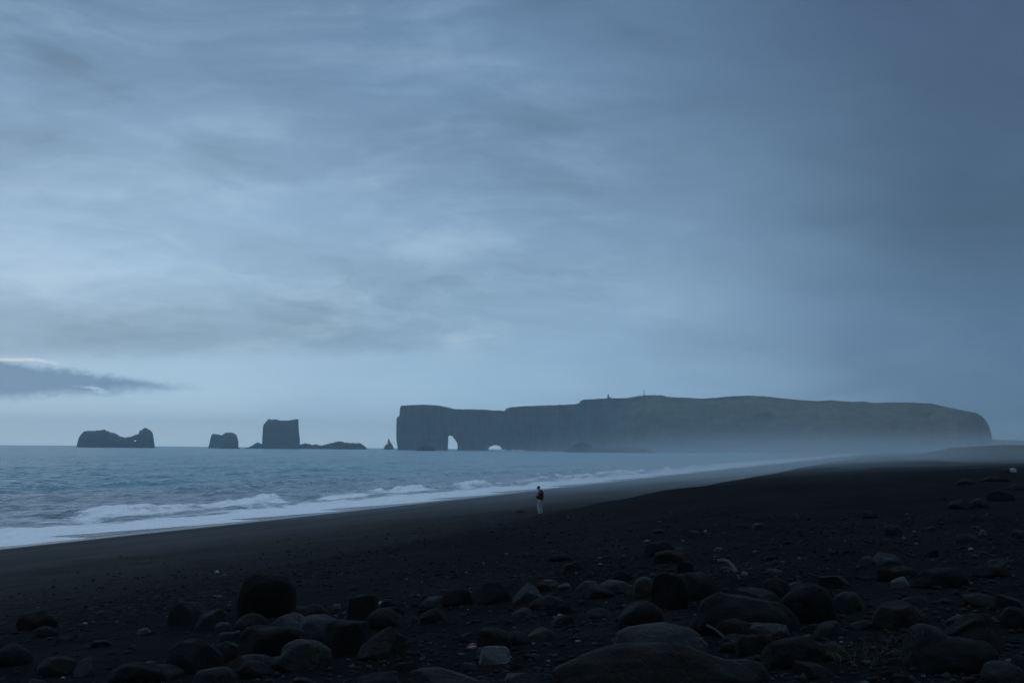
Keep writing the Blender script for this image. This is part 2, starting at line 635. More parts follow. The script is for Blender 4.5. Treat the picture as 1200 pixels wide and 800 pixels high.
# swells rolling in, each crest broken along its length
crests = [(-18, 0.58, 1.0, 3.4, 0.62, 14), (-33, 0.38, 2.0, 4.0, 0.32, 22), (-46, 0.48, 2.2, 5.0, 0.30, 30), (-73, 0.6, 2.6, 6.0, 0.30, 40),
          (-104, 0.5, 3.5, 7.0, 0.06, 45), (-145, 0.55, 4.5, 9.0, 0.04, 60), (-200, 0.5, 6, 11, 0.0, 70), (-270, 0.5, 8, 14, 0.0, 90), (-360, 0.5, 9, 16, 0.0, 110)]
for i, (cu, amp, wf, wb, fo, ln) in enumerate(crests):
    line = cu + 2.6 * fbm(sv / (ln * 1.6), sv * 0, i * 3.3, 70 + i, 3) * (1 + abs(cu) / 60)
    run = S(fbm(sv / ln, sv * 0, i * 5.1, 90 + i, 2), -0.38, 0.25)
    if i == 0:
        run = 0.35 + 0.65 * run
    dd = su - line
    g = np.where(dd > 0, np.exp(-(dd / wf) ** 2), np.exp(-(dd / wb) ** 2))
    # ragged top of the breaking crest
    rag = 1 + 0.6 * fbm(su / 1.2, sv / 1.6, 0, 120 + i, 3) * (1 if i < 3 else 0.4)
    z += amp * run * g * rag
    gf = np.where(dd > 0, np.exp(-(dd / (wf * 1.5)) ** 2), np.exp(-(dd / (wb * 0.35)) ** 2))
    foam = np.maximum(foam, fo * (0.5 + 0.9 * S(run, 0.35, 0.9)) * gf * (1.0 if i < 2 else S(run, 0.75, 1.0)))
chop = 0.50 * fbm(su / 4.4, sv / 10.5, 0, 141, 3) + 0.22 * fbm(su / 1.6, sv / 3.6, 0, 151, 3)
z += chop * near * S(-su, 3, 16)
# white water between the breaker and the sand, broken foam streaks outside it
inner = 3.0 * fbm(sv / 14, sv * 0, 0, 165, 3)
fz = S(su + inner, -13.5, -8.5) * 0.95
fz = np.maximum(fz, (0.58 + 0.26 * S(sv, 8, 26)) * S(su, -21, -16) * (0.72 + 0.9 * fbm(su / 3.2, sv / 9, 0, 168, 3)))
fz = np.maximum(fz, 0.54 * S(su, -36, -19) * (0.60 + 0.9 * fbm(su / 3.5, sv / 12, 0, 171, 4)))
fz = np.maximum(fz, 0.30 * S(su, -60, -30) * S(fbm(su / 4, sv / 22, 0, 181, 3), 0.0, 0.5))
foam = np.maximum(foam, fz * (1 - 0.15 * S(sr, 800, 3000)))
wide = S(sr, 260, 700)
foam = np.maximum(foam, wide * 0.85 * S(su, -30, -16) * (1 - S(sr, 1500, 2600)))
silt = S(su, -85, -28) * 0.75
# surf standing along the foot of the headland, and breakers out on the bay at the right
pxs = 600 + F * np.tan(np.clip(saz, -1.2, 1.2))
for rc, hgt, p0, p1, sd_ in ((3225, 2.6, 560, 800, 1), (2750, 2.4, 800, 990, 2), (2300, 2.0, 850, 1030, 3)):
    run = S(fbm(pxs / 16.0, pxs * 0, sd_ * 2.7, 200 + sd_, 3), -0.25, 0.35) * S(pxs, p0, p0 + 40) * (1 - S(pxs, p1 - 30, p1))
    g = np.exp(-((sr - rc - 60 * fbm(pxs / 60.0, pxs * 0, 0, 210 + sd_, 2)) / 34.0) ** 2)
    z += hgt * run * g * (1 + 0.6 * fbm(pxs / 3.0, pxs * 0, sd_, 220 + sd_, 2))
    foam = np.maximum(foam, 0.9 * run * S(g, 0.12, 0.6))
# the last of each wave runs up the sand as a thin sheet
gs = ground(sx, sy)
film = gs + 0.006 + 0.032 * S(se - su, 0.0, 2.4)
z = np.where(su < se, np.maximum(z, film), gs - 0.25)
foam = np.where((su < sf) & (su + inner > -8.5), np.maximum(foam, 0.98), foam)
bare = S(su, sf - 0.12, sf + 0.12)
foam = foam * (1 - bare)
film_a = bare * (0.25 + 0.75 * (1 - S(sv, 30, 75)))
me = grid_mesh("sea", np.stack([sx, sy, z], -1), keep=(su < se + 0.6), attrs={"foam": np.clip(foam, 0, 1), "silt": silt, "film": film_a}, flip=True)
tag(link("sea", me, M_SEA), "grey blue sea with white surf breaking on the black beach", "sea", kind="structure")


# ------------------------------------------------------------------ headland
def lerp(x, pts):
    a = np.array(pts, float)
    return np.interp(x, a[:, 0], a[:, 1])


def fold_ring(P, caps=True):
    """P: columns x ring x 3 closed tube with end caps"""
    n, m = P.shape[:2]
    idx = np.arange(n * m).reshape(n, m)
    a, b = idx[:-1], idx[1:]
    q = np.stack([a, np.roll(a, -1, 1), np.roll(b, -1, 1), b], -1).reshape(-1, 4)
    me = raw_mesh("lofted", P.reshape(-1, 3), q)
    bm = bmesh.new()
    bm.from_mesh(me)
    bm.verts.ensure_lookup_table()
    for row, rev in ((idx[0], False), (idx[-1], True)):
        f = bm.faces.new([bm.verts[i] for i in (row[::-1] if rev else row)])
        bmesh.ops.triangulate(bm, faces=[f])
    bmesh.ops.remove_doubles(bm, verts=bm.verts, dist=0.001)
    bmesh.ops.recalc_face_normals(bm, faces=bm.faces)
    bm.to_mesh(me)
    bm.free()
    return me


TOP = [(465.6, 492), (466.2, 488.5), (468.8, 487.5), (469.6, 477), (471, 475.4), (480, 474.9), (488, 474.2), (500, 474.2), (513, 475), (520, 476), (527, 477.6),
       (533, 479.4), (550, 479.5), (570, 480), (580, 480.9), (592, 481.3), (594, 478.6), (600, 477), (612, 476), (640, 475), (660, 474.3),
       (675, 473.6), (679.6, 472.3), (680.6, 469.5), (685, 468.2), (700, 467.4), (715, 466.6), (735, 466.5), (745, 464.5), (755, 463.3), (765, 463),
       (777, 463.1), (783, 465), (800, 466), (825, 467), (840, 466), (850, 465), (865, 463.9), (880, 463.5), (895, 464.4), (920, 467), (940, 469),
       (960, 470), (975, 469), (985, 470), (1000, 471), (1012, 470.3), (1025, 472), (1045, 471.4), (1090, 472.4), (1110, 477), (1130, 481),
       (1145, 484), (1150, 487), (1155, 492), (1159, 500), (1161, 508), (1163, 519), (1164, 528)]
HD = 3700.0
pxc = np.concatenate([np.arange(465.6, 545, 0.35), np.arange(545, 700, 0.6), np.arange(700, 1140, 1.2), np.arange(1140, 1164.1, 0.5)])
yt = lerp(pxc, TOP) + 0.25 * fbm(pxc / 3.0, pxc * 0, 0, 301, 3)
H = EYE + (horizon_y(pxc) - yt) / F * HD
slope = S(pxc, 690, 790) * (1 - S(pxc, 1120, 1150))          # 0 sheer cliff, 1 grass slope
reach = 14 + slope * (430 + 90 * fbm(pxc / 60.0, pxc * 0, 0, 305, 3)) + 60 * S(pxc, 590, 690)   # how far the foot stands out in front of the crest
back = 70 + 900 * S(pxc, 590, 800) * (1 - 0.8 * S(pxc, 1120, 1164))
# roof of the two sea arches (height of the underside), else below the water
ARCH1 = [(526.0, 540), (526.4, 511.5), (527.0, 510.4), (528.3, 510.0), (529.5, 510.6), (530.8, 510.1), (532.0, 511.6), (533.0, 513.6), (534.4, 514.8), (535.6, 517.2), (536.8, 518.6), (537.4, 521.0), (537.8, 540)]
ARCH2 = [(573.0, 540), (573.6, 524.6), (576, 523), (579, 521.8), (583, 521.2), (586, 522.4), (589, 524.6), (590, 540)]
yb = np.minimum(lerp(pxc, ARCH1), lerp(pxc, ARCH2))
UND = EYE + (horizon_y(pxc) - yb) / F * HD
UND = np.where(yb >= 539, -12.0, np.maximum(UND, -12.0))
nf, nt, nb, nu = 30, 14, 8, 4
rings = []
gat = []
for j in range(nf):
    f = j / nf
    # cliff: sheer with slight batter; slope: bench at the foot, then a long rounded grass slope
    tc = -reach * (1 - f) ** 1.2
    zc_ = f ** 1.0
    zs = np.where(f < 0.12, f * 1.6, 0.192 + (f - 0.12) / 0.88 * 0.808)
    zs = zs + 0.10 * np.sin(f * math.pi) * S(f, 0.15, 0.5)
    zf = zc_ * (1 - slope) + zs * slope
    rings.append((tc, UND + (H - UND) * np.clip(zf, 0, 1)))
    gat.append(slope * S(f, 0.06, 0.16))
for j in range(nt):
    f = j / nt
    rings.append((f * back, H - (2 + 0.05 * back) * f ** 1.5))
    gat.append(np.full_like(pxc, 1.0) * (0.45 + 0.4 * slope) * (0 if j == 0 else 1) + (slope if j == 0 else 0))
for j in range(nb):
    f = j / nb
    rings.append((back + 12 * f, H - (2 + 0.05 * back) - (H - (2 + 0.05 * back) - UND) * f))
    gat.append(pxc * 0)
for j in range(nu):
    f = j / nu
    rings.append((back + 12 - (back + 12 + reach) * f, UND + 0 * pxc))
    gat.append(pxc * 0)
T = np.stack([r[0] for r in rings], 1)
Z = np.stack([r[1] for r in rings], 1)
G = np.stack(gat, 1)
PX = np.repeat(pxc[:, None], T.shape[1], 1)
sl = slope[:, None]
rough = fbm(PX * 2.4 / 14, Z / 60, T / 60, 311, 4) * 7 * (1 - sl) + fbm(PX * 2.4 / 90, Z / 40, T / 130, 315, 4) * 26 * sl
front = (np.arange(T.shape[1]) < nf)[None, :]
T = T + np.where(front, rough * 1.6, 0)
Z = Z + np.where(front & (np.arange(T.shape[1])[None, :] > 2), sl * 12 * fbm(PX * 2.4 / 60, T / 60, 0, 321, 5, 0.6), 0)
Z = np.minimum(Z, H[:, None])
# the seaward end leans: undercut near the water
lean = (1 - S(PX, 466, 476)) * (S(-Z, -40, 10) * 2.4)
dirx = (PX + lean - 600) / F
RR = HD + T
P = np.stack([dirx * RR, RR, Z], -1)
me = fold_ring(P)
# grass weights by nearest column and ring (vertex order kept up to merged doubles), so sample by position
co = np.empty(len(me.vertices) * 3, np.float32)
me.vertices.foreach_get("co", co)
co = co.reshape(-1, 3)
pv = 600 + F * co[:, 0] / co[:, 1]
tv = co[:, 1] - HD
sv_ = S(pv, 690, 790) * (1 - S(pv, 1120, 1150))
Hv = np.interp(pv, pxc, H)
gw = np.maximum(sv_ * S(co[:, 2], 16, 34), 0.55 * S(co[:, 2], Hv - 7, Hv - 1.5))
at_ = me.attributes.new("grass", "FLOAT", "POINT")
at_.data.foreach_set("value", gw.astype(np.float32))
tag(link("headland", me, M_HEAD), "long flat topped headland ending in a cliff pierced by a sea arch", "headland", kind="structure")

# far low land beyond the right end of the headland
pxh = np.arange(1120, 1420, 4.0)
Hh = EYE + (horizon_y(pxh) - (515.2 + 2.4 * S(pxh, 1165, 1210) - 2 * fbm(pxh / 30, pxh * 0, 0, 331, 3) - 6 * S(pxh, 1260, 1400))) / F * 5200
ang = np.linspace(0, math.pi, 20)
Tt = -np.cos(ang)[None, :] * 500 + 0 * pxh[:, None]
Zz = -10 + (Hh[:, None] + 10) * np.sin(ang)[None, :] ** 0.8
Y_ = 5200 + Tt
P = np.stack([(pxh[:, None] - 600) / F * Y_, Y_, Zz], -1)
me = fold_ring(P)
tag(link("hills", me, M_FAR), "faint low land beyond the blunt right end of the headland", "hills", kind="structure")


# ------------------------------------------------------------------ sea stacks and reefs
def stack(name, outline, D, depth, label, cat, step=0.3, power=0.32, rough=2.0, seed=1, group=None, bottom=-5.0, hole=None):
    x0, x1 = outline[0][0], outline[-1][0]
    px = np.arange(x0, x1 + step * 0.5, step)
    y = lerp(px, outline) + 1.0 * fbm(px / 2.4, px * 0, 0, seed, 4, 0.65) * np.clip(np.minimum(px - x0, x1 - px) / 2.0, 0, 1)
    Hh = EYE + (horizon_y(px) - y) / F * D
    Hh = np.maximum(Hh, bottom + 0.5)
    w = np.clip(np.minimum(px - x0, x1 - px) / (0.16 * (x1 - x0)), 0.05, 1) ** 0.5
    a = np.linspace(0, math.pi, 34)
    ca = np.sign(np.cos(a)) * np.abs(np.cos(a)) ** power
    sa = np.sin(a) ** (power * 0.9)
    T_ = -ca[None, :] * depth * w[:, None]
    Z_ = bottom + (Hh[:, None] - bottom) * sa[None, :]
    kx = D / F
    T_ = T_ + 2.2 * rough * fbm(px[:, None] * kx / 11, Z_ / 22, T_ / 20, seed + 3, 5, 0.6) * np.clip(np.sin(a), 0, 1)[None, :] ** 0.5
    dx = rough * 0.6 / kx * fbm(px[:, None] * 0 + 3, Z_ / 11, T_ / 20, seed + 5, 4, 0.6)
    Yd = D + T_
    P_ = np.stack([(px[:, None] + dx - 600) / F * Yd, Yd, Z_], -1)
    cx, cy = (0.5 * (x0 + x1) - 600) / F * D, D
    P_ = P_ - np.array([cx, cy, 0.0])
    me_ = fold_ring(P_)
    co_ = np.empty(len(me_.vertices) * 3, np.float32)
    me_.vertices.foreach_get("co", co_)
    co_ = co_.reshape(-1, 3)
    pv_ = 600 + F * (co_[:, 0] + cx) / (co_[:, 1] + cy)
    hv = np.interp(pv_, px, Hh)
    at2 = me_.attributes.new("grass", "FLOAT", "POINT")
    at2.data.foreach_set("value", (0.5 * S(co_[:, 2], hv * 0.86, hv * 0.97) * S(hv, 12, 25)).astype(np.float32))
    o = link(name, me_, M_REEF if name == "low_reef" else M_STACK)
    o.location = (cx, cy, 0)
    if hole:
        bm = bmesh.new()
        bmesh.ops.create_cone(bm, cap_ends=True, segments=10, radius1=1, radius2=1, depth=2)
        hx, hy, hr, hh = hole
        c0 = at_depth(hx, hy, D) - Vector((cx, cy, 0))
        for v_ in bm.verts:
            X, Y, Z0 = v_.co
            v_.co = Vector((X * hr * kx, Z0 * depth * 2.5, Y * hh * kx)) + c0 + Vector((Z0 * depth * 2.5 * (hx - 600) / F, 0, 0))
        bmesh.ops.recalc_face_normals(bm, faces=bm.faces)
        hm = bpy.data.meshes.new("cutter")
        bm.to_mesh(hm)
        bm.free()
        ho = bpy.data.objects.new("cutter", hm)
        col.objects.link(ho)
        ho.location = o.location
        md = o.modifiers.new("cut", "BOOLEAN")
        md.object = ho
        md.operation = "DIFFERENCE"
        md.solver = "EXACT"
        dg = bpy.context.evaluated_depsgraph_get()
        dg.update()
        nm = bpy.data.meshes.new_from_object(o.evaluated_get(dg))
        if len(nm.vertices) > 50:
            o.modifiers.clear()
            o.data = nm
        else:
            o.modifiers.clear()
        bpy.data.objects.remove(ho)
    return tag(o, label, cat, group)


stack("rock_island", [(92.6, 524), (93.4, 520), (94.6, 513), (97, 509), (100, 506), (104, 505), (115, 504.7), (119, 503.7), (124, 503.1), (130, 506), (135, 507.4),
                      (140, 509), (143, 511), (145, 512.2), (153, 512.3), (160, 509.6), (164.6, 508.4), (165.4, 505), (168, 503.6), (171, 501.6), (173, 501.2),
                      (177, 503.2), (180, 506.3), (181.2, 508.5), (181.8, 513), (183.2, 520), (184, 524)],
      3500, 70, "long dark rock island with a notched knob, leftmost on the horizon", "sea stack", seed=401, rough=3, hole=(158.4, 516.3, 1.3, 0.75))
stack("sea_stack", [(246.5, 524), (248, 518), (249.3, 512), (250, 508.6), (252, 508.1), (257, 509), (262, 509.8), (264, 508), (267, 506.6), (271, 506.3), (276, 507),
                    (279, 510), (280.6, 514), (281.3, 518), (281.6, 524)],
      3900, 40, "small two humped sea stack between the long island and the square stack", "sea stack", seed=421, rough=3)
stack("sea_stack", [(309.2, 526), (309.4, 504), (310, 499), (312.5, 495), (314.5, 492.5), (316, 491.4), (320, 491.6), (328, 492.2), (336, 492.6), (344, 492), (350, 491.2),
                    (350.9, 493), (351.6, 505), (353, 516), (353.8, 526)],
      3800, 42, "tall square flat topped sea stack on a low reef", "sea stack", seed=441, rough=3.5, power=0.25)
stack("low_reef", [(285, 526.2), (292, 524), (298, 521.6), (302, 519), (304.5, 518.4), (308, 519.6), (312, 521), (320, 521), (345, 521), (354, 520.2), (360, 519.4), (364, 520),
                   (367, 521.8), (370, 521), (373, 520.6), (378, 522), (385, 520.6), (392, 518.2), (398, 517), (402, 517.2), (406, 518.2), (412, 519), (419, 518.8),
                   (424, 518.9), (427, 521.5), (430, 524), (433, 527)],
      3760, 34, "low black reef spreading from the foot of the square stack", "reef", seed=461, rough=3, power=0.5)
stack("low_reef", [(257, 526), (260, 524.2), (264, 523.4), (268, 522.6), (275, 522.1), (280, 522.8), (283, 524.2), (285, 526)],
      3300, 12, "thin low reef just in front of the two humped stack", "reef", seed=471, rough=1.5, power=0.5)
stack("rock_needle", [(450.8, 526.5), (452.2, 522.3), (454, 520.8), (455.4, 520), (456.0, 516), (456.8, 514.1), (457.8, 514.4), (458.5, 517.8), (460, 519.6), (461.6, 522), (463.4, 526.5)],
      3800, 14, "thin pointed rock needle just left of the arch cliff", "sea stack", seed=481, rough=1.6, step=0.2, power=0.5)
stack("low_reef", [(489.5, 527.5), (491.5, 525), (495, 522.6), (501, 521.6), (507, 522.2), (510.5, 525), (512, 527.5)],
      2700, 10, "low dark skerry in front of the arch cliff", "reef", seed=491, rough=1.5, power=0.5)
stack("low_reef", [(661, 529.5), (665, 526.5), (671, 522.4), (677, 519.6), (682, 517.8), (687, 518), (691, 520.4), (694, 523.6), (698, 524.6), (708, 525), (725, 524),
                   (742, 524.6), (758, 525.6), (768, 529.5)],
      2500, 18, "humped dark reef at the foot of the cliff right of the arches", "reef", seed=501, rough=3, power=0.5)

# ------------------------------------------------------------------ lighthouse and mast on the headland
M_LH = plain_mat("weathered_white_paint", (0.30, 0.30, 0.29, 1), 0.7, scale=0.6)
M_LR = plain_mat("red_painted_iron", (0.12, 0.05, 0.045, 1), 0.6, scale=0.6)
M_RF = plain_mat("grey_roof", (0.10, 0.10, 0.11, 1), 0.7, scale=0.6)
M_GL = plain_mat("dark_glass", (0.03, 0.035, 0.04, 1), 0.15, scale=0.6)
M_MT = plain_mat("grey_steel", (0.12, 0.125, 0.13, 1), 0.5, scale=0.6)


def box_bm(parts, bev=0.0):
    bm = bmesh.new()
    for (cx, cy, cz, sx_, sy_, sz_, taper) in parts:
        r_ = bmesh.ops.create_cube(bm, size=1)
        for v_ in r_["verts"]:
            t_ = taper if v_.co.z > 0 else 1
            v_.co = Vector((v_.co.x * sx_ * t_ + cx, v_.co.y * sy_ * t_ + cy, v_.co.z * sz_ + cz))
    if bev:
        bmesh.ops.bevel(bm, geom=bm.edges[:], offset=bev, segments=2, affect="EDGES")
    return bm


def bm_obj(name, bm, m, parent=None, smooth=False):
    me_ = bpy.data.meshes.new(name)
    bm.to_mesh(me_)
    bm.free()
    if smooth:
        for p_ in me_.polygons: p_.use_smooth = True
    return link(name, me_, m, parent)


def empty(name, loc, label, cat, group=None):
    o = bpy.data.objects.new(name, None)
    col.objects.link(o)
    o.location = loc
    o.empty_display_size = 0.3
    return tag(o, label, cat, group)


def head_top(px):
    h = float(np.interp(px, pxc, H))
    return Vector(((px - 600) / F * (HD + 12), HD + 12, h - 0.6))


lh = empty("lighthouse", head_top(713.3), "small square lighthouse tower standing on the headland's edge", "lighthouse")
bm_obj("tower", box_bm([(0, 0, 5.0, 5.0, 5.0, 10.0, 0.9), (0, 0, 10.1, 5.3, 5.3, 0.35, 1.0)], 0.08), M_LH, lh)
bm_obj("house", box_bm([(4.6, 0.6, 2.1, 5.0, 6.2, 4.2, 1.0)], 0.06), M_LH, lh)
bm_obj("roof", box_bm([(4.6, 0.6, 4.45, 5.4, 6.6, 0.5, 0.85)], 0.03), M_RF, lh)
bm_obj("door", box_bm([(0, -2.53, 1.1, 1.1, 0.12, 2.2, 1.0)], 0.02), M_LR, lh)
for zz_ in (5.0, 7.6):
    bm_obj("window", box_bm([(0, -2.42, zz_, 0.8, 0.2, 1.2, 1.0)], 0.02), M_GL, lh)
bm = bmesh.new()
bmesh.ops.create_cone(bm, cap_ends=True, segments=12, radius1=1.25, radius2=1.25, depth=2.4, matrix=Matrix.Translation((0, 0, 11.45)))
ln_ = bm_obj("lantern", bm, M_GL, lh)
bm = bmesh.new()
bmesh.ops.create_cone(bm, cap_ends=True, segments=12, radius1=1.55, radius2=0.15, depth=1.3, matrix=Matrix.Translation((0, 0, 13.3)))
bm_obj("dome", bm, M_LR, ln_)
mp = empty("radio_mast", head_top(755.2), "thin mast on the highest knoll of the headland", "mast")
bm_obj("pole", box_bm([(0, 0, 8.5, 2.2, 2.2, 17.0, 0.7)]), M_MT, mp)
for z9, w9 in ((13.2, 2.4), (10.4, 1.8)):
    bm_obj("antenna", box_bm([(0, 0, z9, w9, 0.3, 0.35, 1)]), M_MT, mp)


# ------------------------------------------------------------------ rocks
def ico(sub):
    bm = bmesh.new()
    bmesh.ops.create_icosphere(bm, subdivisions=sub, radius=1.0)
    V = np.array([v.co[:] for v in bm.verts])
    Fc = np.array([[v.index for v in f.verts] for f in bm.faces])
    bm.free()
    return V, Fc


ICO = {s: ico(s) for s in (1, 2, 3, 4, 5)}


def rock_shape(seed, kind, sub=4):
    """unit rock, extents within about -1..1"""
    rng = np.random.RandomState(seed)
    V, Fc = ICO[sub]
    V = V.copy()
    e = {"round": 1.0, "block": 0.62, "slab": 0.7, "angular": 0.85, "mound": 1.0, "dome": 0.78}[kind]
    V = np.sign(V) * np.abs(V) ** e
    V /= np.maximum(1e-6, np.abs(V).max(0))
    lo = fbm(V[:, 0] * 1.0 + seed * 3.1, V[:, 1] * 1.0, V[:, 2] * 1.0, seed, 2)
    V = V * (1 + {"round": 0.20, "block": 0.16, "slab": 0.14, "angular": 0.26, "mound": 0.24, "dome": 0.1}[kind] * lo)[:, None]
    ncut = {"round": 2, "block": 5, "slab": 7, "angular": 10, "mound": 4, "dome": 1}[kind]
    for _ in range(ncut):
        n = rng.normal(size=3)
        n[2] = abs(n[2]) * (0.5 if kind != "slab" else 0.25)
        n /= np.linalg.norm(n)
        dist = rng.uniform(0.55, 0.82) if kind in ("angular", "slab") else rng.uniform(0.70, 0.9)
        s = V @ n - dist
        V = V - np.where(s > 0, s * 0.93, 0)[:, None] * n[None, :]
    hi = fbm(V[:, 0] * 3 + seed, V[:, 1] * 3, V[:, 2] * 3, seed + 5, 4, 0.55)
    V = V * (1 + 0.055 * hi)[:, None]
    if kind == "mound":
        V[:, :2] *= (1.15 - 0.25 * (V[:, 2:3] + 1) / 2)
    V -= (V.max(0) + V.min(0)) / 2
    V /= np.abs(V).max(0)
    return V, Fc


def make_rock(px, yb_, w, h, kind, m, label, seed, depth=None, tilt=0.0, group="boulders on the black sand", name="boulder", cat="boulder"):
    g = on_ground(px, yb_)
    if g is None:
        return None
    D = g.y
    W = w / F * D
    Hh = h / F * D
    dep = (depth or 0.85) * W
    V, Fc = rock_shape(seed, kind, 5 if w > 60 else (4 if w > 14 else 3))
    V = V * np.array([W / 2, dep / 2, 1.0])
    gc = ground(g.x * (1 + dep * 0.4 / D), D + dep * 0.4)
    top = max(EYE + ray(px, yb_ - h).z * (D + dep * 0.4), float(gc) + 0.15 * W)
    zb = float(gc) - 0.45 * (top - float(gc)) - 0.03
    V[:, 2] = (V[:, 2] + 1) / 2 * (top - zb)
    if tilt:
        c_t, s_t = math.cos(tilt), math.sin(tilt)
        zc2 = (top - zb) / 2
        xx, zz2 = V[:, 0].copy(), V[:, 2] - zc2
        V[:, 0], V[:, 2] = xx * c_t + zz2 * s_t, -xx * s_t + zz2 * c_t + zc2
    me_ = raw_mesh(name, V, Fc)
    o = link(name, me_, RM[m])
    o.location = (g.x * (1 + dep * 0.4 / D), D + dep * 0.4, zb)
    return tag(o, label, cat, group)


